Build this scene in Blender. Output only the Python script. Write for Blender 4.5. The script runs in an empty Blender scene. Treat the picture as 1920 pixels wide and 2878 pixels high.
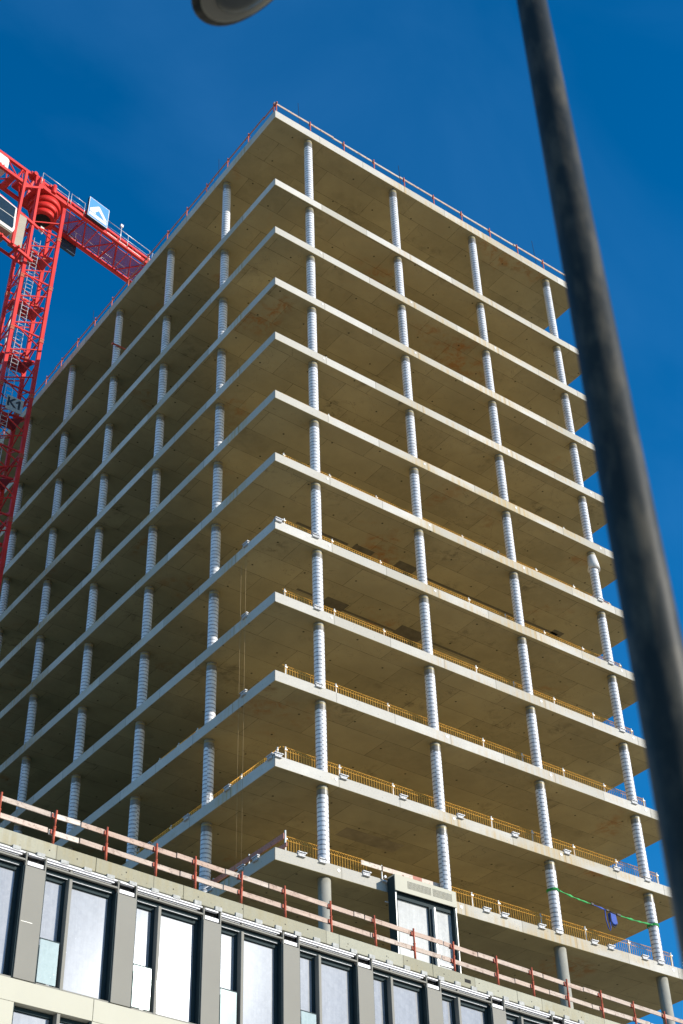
import bpy, math, random
from mathutils import Vector, Matrix
R = math.radians
random.seed(7)
scene = bpy.context.scene
COL = scene.collection

# ------------------------------------------------------------------ camera
cam_d = bpy.data.cameras.new("camera")
cam = bpy.data.objects.new("camera", cam_d)
COL.objects.link(cam)
CAMLOC = Vector((-24.43625, -35.36143, -20.476))
cr = Vector((0.80168248, -0.5971001, -0.02786898))
cu = Vector((-0.35578801, -0.51411698, 0.78044771))
cf = Vector((0.48033332, 0.6157558, 0.62459963))
m = Matrix((cr, cu, -cf)).transposed().to_4x4()
m.translation = CAMLOC
cam.matrix_world = m
cam_d.sensor_fit = 'HORIZONTAL'
cam_d.sensor_width = 36.0
cam_d.lens = 36.0 * 4149.9856 / 1920.0
cam_d.clip_start = 0.1
cam_d.clip_end = 5000
cam_d.dof.use_dof = True
cam_d.dof.focus_distance = 52.0
cam_d.dof.aperture_fstop = cam_d.lens / 1000.0 / 0.020
scene.camera = cam

# ------------------------------------------------------------------ light
SUN = Vector((0.57673191, -0.73459437, 0.3574233)).normalized()
EL = math.asin(SUN.z)
AZ = math.atan2(SUN.x, SUN.y)
w = bpy.data.worlds.new("World")
scene.world = w
w.use_nodes = True
nt = w.node_tree
nt.nodes.clear()
N = nt.nodes.new
out = N('ShaderNodeOutputWorld')
bg = N('ShaderNodeBackground')
bg.inputs['Strength'].default_value = 0.135
sky = N('ShaderNodeTexSky')
sky.sky_type = 'NISHITA'
sky.sun_disc = False
sky.sun_elevation = EL
sky.sun_rotation = AZ
sky.altitude = 400
sky.air_density = 1.0
sky.dust_density = 0.2
sky.ozone_density = 3.2
hs = N('ShaderNodeHueSaturation')
hs.inputs['Saturation'].default_value = 1.40
hs.inputs['Value'].default_value = 1.0
# very thin cirrus veils high in the blue
tcw = N('ShaderNodeTexCoord')
mpw = N('ShaderNodeMapping')
mpw.inputs['Rotation'].default_value = (0.4, 0.7, 0.3)
mpw.inputs['Scale'].default_value = (2.0, 4.0, 3.0)
nzw = N('ShaderNodeTexNoise')
nzw.inputs['Scale'].default_value = 1.6
nzw.inputs['Detail'].default_value = 6
nzw.inputs['Distortion'].default_value = 0.6
rpw = N('ShaderNodeValToRGB')
rpw.color_ramp.elements[0].position = 0.42
rpw.color_ramp.elements[0].color = (0, 0, 0, 1)
rpw.color_ramp.elements[1].position = 0.75
rpw.color_ramp.elements[1].color = (0.09, 0.09, 0.09, 1)
mxw = N('ShaderNodeMixRGB')
mxw.inputs[2].default_value = (0.9, 2.6, 5.6, 1)
L = nt.links.new
L(tcw.outputs['Generated'], mpw.inputs[0]); L(mpw.outputs[0], nzw.inputs['Vector']); L(nzw.outputs['Fac'], rpw.inputs[0])
L(sky.outputs[0], hs.inputs['Color']); L(hs.outputs[0], mxw.inputs[1]); L(rpw.outputs[0], mxw.inputs[0])
L(mxw.outputs[0], bg.inputs['Color']); L(bg.outputs[0], out.inputs['Surface'])

sd = bpy.data.lights.new("sun", 'SUN')
sd.energy = 4.5
sd.angle = R(0.53)
sd.color = (1.0, 0.93, 0.82)
so = bpy.data.objects.new("sun", sd)
so.rotation_euler = (-SUN).to_track_quat('-Z', 'Y').to_euler()
so.location = (40, -60, 60)
COL.objects.link(so)

scene.view_settings.view_transform = 'Standard'
scene.view_settings.look = 'None'
scene.view_settings.gamma = 1.0
scene.view_settings.exposure = 0.45
scene.render.engine = 'CYCLES'
scene.cycles.max_bounces = 8
scene.cycles.diffuse_bounces = 5
scene.cycles.use_denoising = True

# ------------------------------------------------------------------ material helpers
class G:
    """tiny node graph builder"""
    def __init__(s, name, rough=0.8, metal=0.0, spec=0.3):
        s.m = bpy.data.materials.new(name)
        s.m.use_nodes = True
        s.t = s.m.node_tree
        s.b = s.t.nodes['Principled BSDF']
        s.b.inputs['Roughness'].default_value = rough
        s.b.inputs['Metallic'].default_value = metal
        s.b.inputs['Specular IOR Level'].default_value = spec
        s.tc = s.n('ShaderNodeTexCoord')
        s.obj = s.tc.outputs['Object']
    def n(s, k, **a):
        x = s.t.nodes.new(k)
        for q, v in a.items(): setattr(x, q, v)
        return x
    def set(s, inp, v):
        if isinstance(v, (int, float)): inp.default_value = v
        elif isinstance(v, (tuple, list)): inp.default_value = v if len(v) != 3 or inp.type == 'VECTOR' else (*v, 1)
        else: s.t.links.new(v, inp)
    def math(s, op, a, b=0.0, c=None):
        x = s.n('ShaderNodeMath', operation=op)
        s.set(x.inputs[0], a); s.set(x.inputs[1], b)
        if c is not None: s.set(x.inputs[2], c)
        return x.outputs[0]
    def mapping(s, scale=(1, 1, 1), loc=(0, 0, 0), vec=None):
        x = s.n('ShaderNodeMapping')
        s.set(x.inputs['Vector'], vec if vec is not None else s.obj)
        x.inputs['Scale'].default_value = scale
        s.set(x.inputs['Location'], loc)
        return x.outputs[0]
    def noise(s, scale, detail=4, vec=None, rough=0.55, dist=0.0):
        x = s.n('ShaderNodeTexNoise')
        s.set(x.inputs['Vector'], vec if vec is not None else s.obj)
        x.inputs['Scale'].default_value = scale
        x.inputs['Detail'].default_value = detail
        x.inputs['Roughness'].default_value = rough
        x.inputs['Distortion'].default_value = dist
        return x.outputs['Fac']
    def ramp(s, f, a, b, lo=0.0, hi=1.0):
        x = s.n('ShaderNodeMapRange')
        x.clamp = True
        s.set(x.inputs[0], f); x.inputs[1].default_value = a; x.inputs[2].default_value = b
        x.inputs[3].default_value = lo; x.inputs[4].default_value = hi
        return x.outputs[0]
    def mix(s, f, a, b, mode='MIX'):
        x = s.n('ShaderNodeMixRGB', blend_type=mode)
        s.set(x.inputs[0], f); s.set(x.inputs[1], a); s.set(x.inputs[2], b)
        return x.outputs[0]
    def sep(s, v=None):
        x = s.n('ShaderNodeSeparateXYZ'); s.set(x.inputs[0], v if v is not None else s.obj); return x.outputs
    def comb(s, x_, y_, z_):
        x = s.n('ShaderNodeCombineXYZ'); s.set(x.inputs[0], x_); s.set(x.inputs[1], y_); s.set(x.inputs[2], z_); return x.outputs[0]
    def white(s, v):
        x = s.n('ShaderNodeTexWhiteNoise'); x.noise_dimensions = '3D'; s.set(x.inputs[0], v); return x.outputs[0]
    def rnd(s):
        return s.n('ShaderNodeObjectInfo').outputs['Random']
    def color(s, c): s.set(s.b.inputs['Base Color'], c)
    def bump(s, h, st=0.3, d=0.02):
        x = s.n('ShaderNodeBump'); x.inputs['Strength'].default_value = st; x.inputs['Distance'].default_value = d
        s.set(x.inputs['Height'], h); s.t.links.new(x.outputs[0], s.b.inputs['Normal'])

def mat_plain(name, c, rough=0.6, metal=0.0, var=0.15, scale=3.0, spec=0.3, dirt=None):
    g = G(name, rough, metal, spec)
    f = g.noise(scale, 5)
    a = tuple(x * (1 - var) for x in c); b = tuple(min(1, x * (1 + var)) for x in c)
    col = g.mix(g.ramp(f, 0.3, 0.7), a, b)
    if dirt:
        d = g.noise(scale * 2.3, 6, rough=0.7)
        col = g.mix(g.ramp(d, 0.55, 0.72, 0, 0.8), col, dirt)
    g.color(col)
    return g.m

def mat_concrete_edge(name, base, warm):
    g = G(name, 0.85, 0, 0.2)
    o = g.sep()
    s_ = g.math('ADD', o[0], o[1])
    seg = g.math('FLOOR', g.math('DIVIDE', s_, 2.62))
    zz = g.math('FLOOR', g.math('DIVIDE', o[2], 1.6))
    rn = g.white(g.comb(seg, zz, g.rnd()))
    n1 = g.noise(1.3, 6, rough=0.65)
    n2 = g.noise(14, 4)
    col = g.mix(g.ramp(n1, 0.3, 0.75), base, tuple(x * 1.22 for x in base))
    col = g.mix(g.ramp(rn, 0, 1, 0, 0.9), col, tuple(x * y for x, y in zip(base, (0.76, 0.74, 0.68))))
    # vertical run-off rust streaks, only here and there
    st = g.noise(1.0, 4, vec=g.mapping((6.0, 6.0, 0.25)))
    area = g.noise(0.30, 2, vec=g.mapping((1, 1, 2.2), loc=(3.7, 1.2, 5.1)))
    rust = g.math('MULTIPLY', g.ramp(st, 0.44, 0.62), g.ramp(area, 0.50, 0.62))
    k_ = g.math('FRACT', g.math('MULTIPLY', g.rnd(), 7.7))
    col = g.mix(g.math('MULTIPLY', rust, g.math('ADD', 0.35, g.math('MULTIPLY', k_, 0.6))), col, warm)
    soft = g.math('MULTIPLY', g.ramp(area, 0.46, 0.62), g.math('MULTIPLY', k_, 0.45))
    col = g.mix(soft, col, (0.44, 0.36, 0.20))
    # construction joints
    fr = g.math('FRACT', g.math('DIVIDE', s_, 2.62))
    j = g.math('LESS_THAN', fr, 0.010)
    col = g.mix(g.math('MULTIPLY', j, 0.55), col, (0.07, 0.06, 0.045))
    # fine pores
    v = g.n('ShaderNodeTexVoronoi'); v.inputs['Scale'].default_value = 5.5; g.t.links.new(g.obj, v.inputs['Vector'])
    col = g.mix(g.ramp(v.outputs['Distance'], 0.05, 0.11, 0.7, 0.0), col, (0.08, 0.07, 0.055))
    col = g.mix(g.ramp(n2, 0.35, 0.7, 0.0, 0.22), col, tuple(x * 0.6 for x in base))
    g.color(col)
    g.bump(n2, 0.25, 0.01)
    return g.m

def mat_soffit():
    g = G('concrete soffit', 0.9, 0, 0.15)
    r_ = g.rnd()
    off = g.comb(g.math('MULTIPLY', r_, 37.0), g.math('MULTIPLY', r_, 71.0), g.math('MULTIPLY', r_, 13.0))
    x = g.n('ShaderNodeVectorMath', operation='ADD'); g.t.links.new(g.obj, x.inputs[0]); g.t.links.new(off, x.inputs[1])
    v = x.outputs[0]
    n1 = g.noise(0.35, 6, vec=v, rough=0.6)
    n2 = g.noise(2.2, 7, vec=v, rough=0.7, dist=0.5)
    n3 = g.noise(9.0, 5, vec=v, rough=0.7)
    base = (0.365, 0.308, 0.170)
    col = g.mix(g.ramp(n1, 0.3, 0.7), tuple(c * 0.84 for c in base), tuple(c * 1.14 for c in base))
    # each formwork sheet has its own tone
    br = g.n('ShaderNodeTexBrick')
    br.offset = 0.37; br.inputs['Scale'].default_value = 1.0
    br.inputs['Brick Width'].default_value = 2.9; br.inputs['Row Height'].default_value = 1.30
    br.inputs['Mortar Size'].default_value = 0.012; br.inputs['Mortar Smooth'].default_value = 0.3
    br.inputs['Color1'].default_value = (0.80, 0.80, 0.80, 1); br.inputs['Color2'].default_value = (1.08, 1.08, 1.08, 1)
    br.inputs['Mortar'].default_value = (0.30, 0.29, 0.27, 1)
    g.t.links.new(v, br.inputs['Vector'])
    lines = g.mix(g.ramp(n2, 0.35, 0.6, 0.3, 0.95), (1, 1, 1), br.outputs['Color'])
    col = g.mix(1.0, col, lines, 'MULTIPLY')
    # dark blotchy patches and hairline cracks
    dk = g.math('MULTIPLY', g.ramp(g.noise(0.5, 3, vec=v), 0.57, 0.67), g.ramp(n2, 0.47, 0.62))
    col = g.mix(g.math('MULTIPLY', dk, g.math('ADD', 0.18, g.math('MULTIPLY', g.math('FRACT', g.math('MULTIPLY', r_, 5.3)), 0.42))), col, (0.085, 0.070, 0.042))
    cr_ = g.math('ABSOLUTE', g.math('SUBTRACT', g.noise(0.6, 5, vec=v, dist=1.4), 0.5))
    ck = g.math('MULTIPLY', g.ramp(cr_, 0.0, 0.0035, 1.0, 0.0), g.ramp(n1, 0.45, 0.55))
    col = g.mix(g.math('MULTIPLY', ck, 0.65), col, (0.09, 0.072, 0.045))
    # rust blooms
    ru = g.math('MULTIPLY', g.ramp(g.noise(0.28, 3, vec=v), 0.60, 0.70), g.ramp(n2, 0.45, 0.62))
    col = g.mix(g.math('MULTIPLY', ru, 0.75), col, (0.33, 0.14, 0.035))
    fine = g.math('MULTIPLY', g.ramp(n3, 0.62, 0.72), g.ramp(n1, 0.42, 0.55))
    col = g.mix(g.math('MULTIPLY', fine, 0.35), col, (0.30, 0.15, 0.05))
    # small conduit holes on a grid
    o = g.sep(v)
    fx = g.math('SUBTRACT', g.math('FRACT', g.math('DIVIDE', o[0], 1.95)), 0.5)
    fy = g.math('SUBTRACT', g.math('FRACT', g.math('DIVIDE', g.math('ADD', o[1], g.math('MULTIPLY', g.math('FLOOR', g.math('DIVIDE', o[0], 1.95)), 0.7)), 1.7)), 0.5)
    d = g.math('SQRT', g.math('ADD', g.math('POWER', g.math('MULTIPLY', fx, 1.95), 2), g.math('POWER', g.math('MULTIPLY', fy, 1.7), 2)))
    col = g.mix(g.ramp(d, 0.03, 0.05, 0.85, 0.0), col, (0.02, 0.016, 0.01))
    g.color(col)
    g.bump(n3, 0.2, 0.01)
    return g.m

def mat_film():
    """white plastic wrap printed with rows of small dark lettering"""
    g = G('printed white film', 0.38, 0, 0.5)
    o = g.sep()
    ang = g.math('ARCTAN2', o[1], o[0])
    z = g.math('ADD', g.math('ADD', o[2], g.math('MULTIPLY', ang, 0.012)), g.math('MULTIPLY', g.rnd(), 0.2))
    row = g.math('DIVIDE', z, 0.168)
    fr = g.math('FRACT', row)
    inrow = g.math('MULTIPLY', g.math('GREATER_THAN', fr, 0.38), g.math('LESS_THAN', fr, 0.66))
    a2 = g.math('MULTIPLY', ang, 3.4)
    wn = g.noise(1.0, 3, vec=g.comb(g.math('MULTIPLY', a2, 2.6), g.math('MULTIPLY', g.math('FLOOR', row), 7.3), 0.0), rough=0.9)
    dash = g.ramp(wn, 0.40, 0.44)
    tick = g.math('GREATER_THAN', g.math('FRACT', g.math('MULTIPLY', ang, 7.0)), 0.22)
    mark = g.math('MULTIPLY', g.math('MULTIPLY', inrow, dash), tick)
    n = g.noise(3.0, 5)
    col = g.mix(g.ramp(n, 0.3, 0.7), (0.66, 0.68, 0.72), (0.80, 0.81, 0.83))
    sh_ = g.math('MULTIPLY', g.rnd(), 40.0)
    dn = g.noise(1.0, 5, vec=g.mapping((2.2, 2.2, 0.9), loc=g.comb(sh_, sh_, 0.0)), rough=0.65)
    col = g.mix(g.ramp(dn, 0.50, 0.72, 0, 0.55), col, (0.40, 0.39, 0.36))
    smear = g.noise(1.0, 4, vec=g.mapping((7, 7, 0.8)))
    gen = g.sep(g.tc.outputs['Generated'])
    col = g.mix(g.math('MULTIPLY', g.ramp(smear, 0.54, 0.66), g.ramp(gen[2], 0.70, 1.0, 0, 0.7)), col, (0.16, 0.14, 0.11))
    col = g.mix(g.math('MULTIPLY', mark, 0.86), col, (0.03, 0.022, 0.03))
    rag = g.math('ADD', gen[2], g.math('MULTIPLY', g.math('SUBTRACT', g.noise(1.0, 4, vec=g.mapping((9, 9, 1.5))), 0.5), 0.09))
    col = g.mix(g.ramp(rag, 0.895, 0.905, 0, 0.88), col, (0.15, 0.135, 0.10))
    col = g.mix(g.math('MULTIPLY', g.math('GREATER_THAN', gen[2], 0.978), 0.7), col, (0.34, 0.27, 0.10))
    g.color(col)
    g.bump(g.noise(9, 3), 0.25, 0.01)
    return g.m

def mat_wood(name, c1, c2):
    g = G(name, 0.75, 0, 0.25)
    r_ = g.rnd()
    v = g.mapping((0.8, 9.0, 9.0), loc=g.comb(g.math('MULTIPLY', r_, 50.0), g.math('MULTIPLY', r_, 20.0), 0.0))
    n1 = g.noise(1.6, 6, vec=v, rough=0.7)
    col = g.mix(g.ramp(n1, 0.3, 0.7), c1, c2)
    col = g.mix(g.math('MULTIPLY', g.math('FRACT', g.math('MULTIPLY', r_, 17.0)), 0.40), col, (0.46, 0.26, 0.18))
    vo = g.n('ShaderNodeTexVoronoi'); vo.inputs['Scale'].default_value = 3.2
    g.t.links.new(g.mapping((1, 1.3, 1.3), loc=g.comb(g.math('MULTIPLY', r_, 9.0), 0.0, 0.0)), vo.inputs['Vector'])
    col = g.mix(g.ramp(vo.outputs['Distance'], 0.07, 0.15, 0.9, 0.0), col, (0.10, 0.045, 0.03))
    st = g.noise(3.2, 6, vec=g.mapping((1.6, 2.0, 2.0), loc=g.comb(g.math('MULTIPLY', r_, 31.0), 0.0, 0.0)), rough=0.85)
    col = g.mix(g.ramp(st, 0.52, 0.64, 0, 0.8), col, (0.16, 0.10, 0.075))
    g.color(col)
    return g.m

def mat_glass(name, tint, dust, gloss=0.5):
    """dusty reflective insulating glass seen from outside: mirror layer plus a film of dust"""
    g = G(name, 0.5, 0, 0.5)
    t = g.t
    outn = [x for x in t.nodes if x.type == 'OUTPUT_MATERIAL'][0]
    t.nodes.remove(g.b)
    n1 = g.noise(1.2, 5, rough=0.6)
    n2 = g.noise(7.0, 6, rough=0.75, dist=0.4)
    vo = g.n('ShaderNodeTexVoronoi'); vo.inputs['Scale'].default_value = 6.0; t.links.new(g.obj, vo.inputs['Vector'])
    spots = g.math('MULTIPLY', g.ramp(vo.outputs['Distance'], 0.04, 0.10, 1, 0), g.ramp(n1, 0.45, 0.6))
    def gl(c, r_):
        x = g.n('ShaderNodeBsdfGlossy'); g.set(x.inputs['Color'], c); x.inputs['Roughness'].default_value = r_; return x.outputs[0]
    def add(a, b):
        x = g.n('ShaderNodeAddShader'); t.links.new(a, x.inputs[0]); t.links.new(b, x.inputs[1]); return x.outputs[0]
    dif = g.n('ShaderNodeBsdfDiffuse')
    stv = g.noise(1.0, 5, vec=g.mapping((9.0, 3.0, 0.7)), rough=0.7)
    n2 = g.math('ADD', g.math('MULTIPLY', n2, 0.6), g.math('MULTIPLY', stv, 0.5))
    d = g.mix(g.ramp(n2, 0.45, 0.75), dust, tuple(min(1, c * 1.35) for c in dust))
    g.set(dif.inputs['Color'], g.mix(spots, d, (0.75, 0.76, 0.78)))
    k = gloss
    sh = add(gl(tuple(c * 0.10 * k for c in tint), 0.02), gl(tuple(c * 0.0022 * k for c in tint), 0.155))
    sh = add(sh, gl(tuple(c * 0.003 * k for c in tint), 0.36))
    t.links.new(add(sh, dif.outputs[0]), outn.inputs['Surface'])
    return g.m

def mat_pole():
    g = G('dark grey pole paint with painted reflections', 0.45, 0.0, 0.15)
    n = g.noise(2.5, 6, rough=0.7)
    n2 = g.noise(2.2, 4, vec=g.mapping((5, 5, 1.6)), rough=0.6)
    col = g.mix(g.ramp(n, 0.3, 0.7), (0.017, 0.020, 0.018), (0.028, 0.030, 0.026))
    col = g.mix(g.ramp(n2, 0.46, 0.66, 0, 0.75), col, (0.088, 0.078, 0.057))  # tree reflections painted into the colour as brown mottles
    g.color(col)
    return g.m

def mat_ground():
    g = G('dusty ground', 0.95, 0, 0.1)
    n = g.noise(0.15, 6); n2 = g.noise(3, 6)
    col = g.mix(g.ramp(n, 0.3, 0.7), (0.42, 0.37, 0.28), (0.52, 0.46, 0.36))
    g.color(g.mix(g.ramp(n2, 0.4, 0.7, 0, 0.3), col, (0.2, 0.17, 0.12)))
    return g.m

M = {}
M['edge'] = mat_concrete_edge('pale concrete slab edge', (0.51, 0.497, 0.462), (0.46, 0.29, 0.09))
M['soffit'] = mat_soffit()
M['top'] = mat_plain('dusty slab top', (0.57, 0.45, 0.24), 0.9, var=0.2, scale=0.8)
M['beam'] = mat_concrete_edge('greenish concrete beam', (0.375, 0.37, 0.30), (0.30, 0.26, 0.15))
M['col'] = mat_plain('smooth concrete column', (0.34, 0.33, 0.28), 0.5, var=0.10, scale=2, dirt=(0.25, 0.24, 0.2))
M['film'] = mat_film()
M['core'] = mat_plain('raw concrete core', (0.22, 0.2, 0.15), 0.9)
M['mesh'] = mat_plain('rusty orange mesh', (0.90, 0.46, 0.085), 0.6, var=0.25, scale=6)
M['post'] = mat_plain('galvanised white post', (0.74, 0.74, 0.70), 0.45, 0.1, 0.1)
M['alu'] = mat_plain('bright aluminium', (0.74, 0.74, 0.76), 0.45, 0.0, 0.06)
M['bracket'] = mat_plain('zinc bracket', (0.50, 0.51, 0.53), 0.5, 0.0, 0.25, 20)
M['dark'] = mat_plain('painted recess shade', (0.012, 0.012, 0.012), 0.8)  # black colour stands in for shade inside gaps, slots and holes
M['frame'] = mat_plain('anthracite window frame', (0.020, 0.037, 0.043), 0.6, 0.0, 0.1, spec=0.1)
M['pil'] = mat_plain('grey anodised cladding', (0.235, 0.228, 0.20), 0.60, 0.0, 0.05, 0.7, spec=0.12)
M['cream'] = mat_plain('cream cladding', (0.50, 0.485, 0.40), 0.75, 0.0, 0.03, 0.8, spec=0.1)
M['wood'] = mat_wood('weathered pink board', (0.35, 0.285, 0.24), (0.60, 0.52, 0.45))
M['woodw'] = mat_wood('pale weathered board', (0.55, 0.48, 0.42), (0.74, 0.68, 0.60))
M['redwood'] = mat_wood('red painted board', (0.36, 0.12, 0.10), (0.45, 0.17, 0.14))
M['redpost'] = mat_plain('rusty red lacquered post', (0.43, 0.092, 0.048), 0.6, 0, 0.3, 8, dirt=(0.3, 0.09, 0.05))
M['crane'] = mat_plain('crane red paint', (0.60, 0.036, 0.031), 0.5, 0, 0.20, 1.2, spec=0.2, dirt=(0.42, 0.045, 0.03))
M['crate'] = mat_plain('red grating', (0.36, 0.05, 0.07), 0.6, 0, 0.15, 1.5)
M['white'] = mat_plain('white painted steel', (0.66, 0.65, 0.62), 0.4, 0, 0.06, 2)
M['beige'] = mat_plain('beige cab panel', (0.33, 0.295, 0.235), 0.7, 0, 0.06, 2)  # darker beige stands in for the shade on cab floor and box
M['blue'] = mat_plain('blue sign face', (0.07, 0.26, 0.68), 0.35, 0, 0.04)
M['navy'] = mat_plain('dark blue case', (0.02, 0.045, 0.085), 0.4)
M['ladder'] = mat_plain('galvanised ladder', (0.62, 0.63, 0.64), 0.4, 0.4)
M['black'] = mat_plain('black rubber', (0.02, 0.02, 0.022), 0.6)
M['text'] = mat_plain('dark lettering', (0.035, 0.037, 0.042), 0.5)
M['green'] = mat_plain('green webbing', (0.03, 0.30, 0.075), 0.7, 0, 0.2, 6)
M['bluecloth'] = mat_plain('blue cloth', (0.025, 0.075, 0.36), 0.7, 0, 0.2, 6)
M['rope'] = mat_plain('tan rope', (0.30, 0.22, 0.11), 0.8)
M['foam'] = mat_plain('dirty white packing', (0.40, 0.405, 0.39), 0.8, 0, 0.2, 12, dirt=(0.25, 0.24, 0.2))
M['glass'] = mat_glass('dusty window glass', (0.85, 0.92, 1.0), (0.235, 0.24, 0.25), 1.0)
M['glassg'] = mat_glass('greenish balustrade glass', (0.75, 0.95, 0.95), (0.24, 0.285, 0.28), 1.0)
M['glassm'] = mat_glass('hazy protected glass', (0.85, 0.9, 0.92), (0.40, 0.405, 0.40), 0.25)
M['cab'] = mat_plain('tinted cab glass', (0.02, 0.03, 0.035), 0.08, 0, 0.1, spec=0.8)
M['pole'] = mat_pole()
M['lens'] = mat_plain('dull lamp bowl', (0.055, 0.058, 0.048), 0.30, 0, 0.3, 4, spec=0.5)
M['ground'] = mat_ground()
M['asphalt'] = mat_plain('asphalt', (0.06, 0.06, 0.062), 0.9, 0, 0.2, 6)
M['kerb'] = mat_plain('kerb stone', (0.32, 0.31, 0.29), 0.9, 0, 0.15, 3)

# ------------------------------------------------------------------ mesh helpers
BOX = ((0, 3, 2, 1), (4, 5, 6, 7), (0, 1, 5, 4), (1, 2, 6, 5), (2, 3, 7, 6), (3, 0, 4, 7))
class MB:
    def __init__(s): s.v = []; s.f = []; s.mi = []; s.sm = []
    def _add(s, v, f, mi=0, sm=False):
        o = len(s.v); s.v += [tuple(x) for x in v]; s.f += [tuple(i + o for i in q) for q in f]
        s.mi += [mi] * len(f); s.sm += [sm] * len(f); return s
    def box(s, a, b, mi=0, T=None):
        x0, y0, z0 = a; x1, y1, z1 = b
        v = [Vector(p) for p in ((x0, y0, z0), (x1, y0, z0), (x1, y1, z0), (x0, y1, z0), (x0, y0, z1), (x1, y0, z1), (x1, y1, z1), (x0, y1, z1))]
        if T is not None: v = [T @ p for p in v]
        return s._add(v, BOX, mi)
    def bar(s, a, b, w_, h_=None, mi=0, up=(0, 0, 1)):
        a = Vector(a); b = Vector(b); h_ = h_ or w_
        d = (b - a).normalized(); up = Vector(up)
        if abs(d.dot(up)) > 0.98: up = Vector((0, 1, 0))
        x = d.cross(up).normalized(); z = x.cross(d).normalized()
        v = [p + x * sx * w_ / 2 + z * sz * h_ / 2 for p in (a, b) for sx, sz in ((-1, -1), (1, -1), (1, 1), (-1, 1))]
        return s._add(v, BOX, mi)
    def tube(s, pts, r, n=8, mi=0, caps=True, sm=True):
        pts = [Vector(p) for p in pts]
        rr = r if isinstance(r, (list, tuple)) else [r] * len(pts)
        v = []; f = []
        for i, p in enumerate(pts):
            d = (pts[min(i + 1, len(pts) - 1)] - pts[max(i - 1, 0)]).normalized()
            up = Vector((0, 0, 1)) if abs(d.z) < 0.9 else Vector((0, 1, 0))
            x = d.cross(up).normalized(); y = x.cross(d)
            for k in range(n):
                a = 2 * math.pi * k / n
                v.append(p + (x * math.cos(a) + y * math.sin(a)) * rr[i])
        for i in range(len(pts) - 1):
            for k in range(n):
                f.append((i * n + k, i * n + (k + 1) % n, (i + 1) * n + (k + 1) % n, (i + 1) * n + k))
        s._add(v, f, mi, sm)
        if caps:
            o = len(s.v) - len(v)
            s.f += [tuple(o + k for k in reversed(range(n))), tuple(o + (len(pts) - 1) * n + k for k in range(n))]
            s.mi += [mi] * 2; s.sm += [False] * 2
        return s
    def prism(s, poly, o, ux, uy, uz, t, mi=0):
        """polygon (2d) laid out on ux/uy at o, extruded by t along uz"""
        o = Vector(o); n = len(poly)
        a = [o + ux * p[0] + uy * p[1] for p in poly]; b = [p + uz * t for p in a]
        f = [tuple(range(n)), tuple(n + k for k in reversed(range(n)))]
        f += [(k, n + k, n + (k + 1) % n, (k + 1) % n) for k in range(n)]
        return s._add(a + b, f, mi)
    def shift(s, d):
        d = Vector(d); s.v = [tuple(Vector(p) - d) for p in s.v]; return s
    def mesh(s, name, mats):
        me = bpy.data.meshes.new(name)
        me.from_pydata(s.v, [], s.f)
        for q in (mats if isinstance(mats, (list, tuple)) else [mats]): me.materials.append(q)
        me.polygons.foreach_set('material_index', s.mi)
        me.polygons.foreach_set('use_smooth', s.sm)
        me.update()
        import bmesh
        bm = bmesh.new(); bm.from_mesh(me); bmesh.ops.recalc_face_normals(bm, faces=bm.faces); bm.to_mesh(me); bm.free()
        return me
    def build(s, name, mats, parent=None, loc=None, origin=None):
        if origin is not None: s.shift(origin); loc = origin if loc is None else loc
        return mkobj(name, s.mesh(name, mats), parent, loc)

def mkobj(name, me, parent=None, loc=None):
    o = bpy.data.objects.new(name, me); COL.objects.link(o)
    if parent is not None: o.parent = parent
    if loc is not None: o.location = loc
    return o
def tag(o, label=None, cat=None, group=None, kind=None):
    if label: o['label'] = label
    if cat: o['category'] = cat
    if group: o['group'] = group
    if kind: o['kind'] = kind
    return o
def empty(name, loc, label=None, cat=None, group=None):
    o = bpy.data.objects.new(name, None); COL.objects.link(o); o.location = loc
    o.empty_display_size = 0.3
    return tag(o, label, cat, group)
def bevel(o, w_=0.01, seg=2):
    b = o.modifiers.new('bevel', 'BEVEL'); b.width = w_; b.segments = seg; b.limit_method = 'ANGLE'
    return o
ORD = ['roof', 'second', 'third', 'fourth', 'fifth', 'sixth', 'seventh', 'eighth', 'ninth', 'tenth', 'eleventh', 'twelfth']

# ------------------------------------------------------------------ ground, road
GZ = -22.1
gm = MB().box((-1500, -1500, GZ - 1), (1500, 1500, GZ)).build('ground', M['ground'])
tag(gm, kind='structure')
rd = MB().box((-400, -60, GZ + 0.004), (400, -40, GZ + 0.008)).build('road', M['asphalt']); tag(rd, kind='structure')
pv = MB().box((-400, -40, GZ + 0.004), (400, -39.8, GZ + 0.13)).box((-400, -39.8, GZ + 0.004), (400, -24, GZ + 0.12)).build('pavement', M['kerb']); tag(pv, kind='structure')

# ------------------------------------------------------------------ tower
XE, YE, T = 20.13, 39.0, 0.43
def soff(i): return 37.99 if i == 0 else (33.0 - (i - 1) * 3.3 if i < 11 else 0.0)
def ztop(i): return soff(i) + (0.52 if i == 0 else T)
RX = [2.147 + k * 5.193 for k in range(4)]; RY = 0.31
LX = 0.37; LY = [4.70 + k * 5.236 for k in range(7)]
TO = Vector((0, 0, GZ))
tower = empty('tower_building', TO, 'tall unfinished concrete tower of twelve open floor slabs on white wrapped round columns', 'building')
for i in range(12):
    z0, z1 = soff(i), ztop(i)
    b = MB().box((0, 0, z0), (XE, YE, z1))
    b.mi[0] = 1; b.mi[1] = 2
    # thin drip groove along the bottom outer edge
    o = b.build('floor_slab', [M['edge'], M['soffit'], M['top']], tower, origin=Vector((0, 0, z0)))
    o.location = Vector((0, 0, z0)) - TO
    bevel(o, 0.012, 1)

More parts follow.
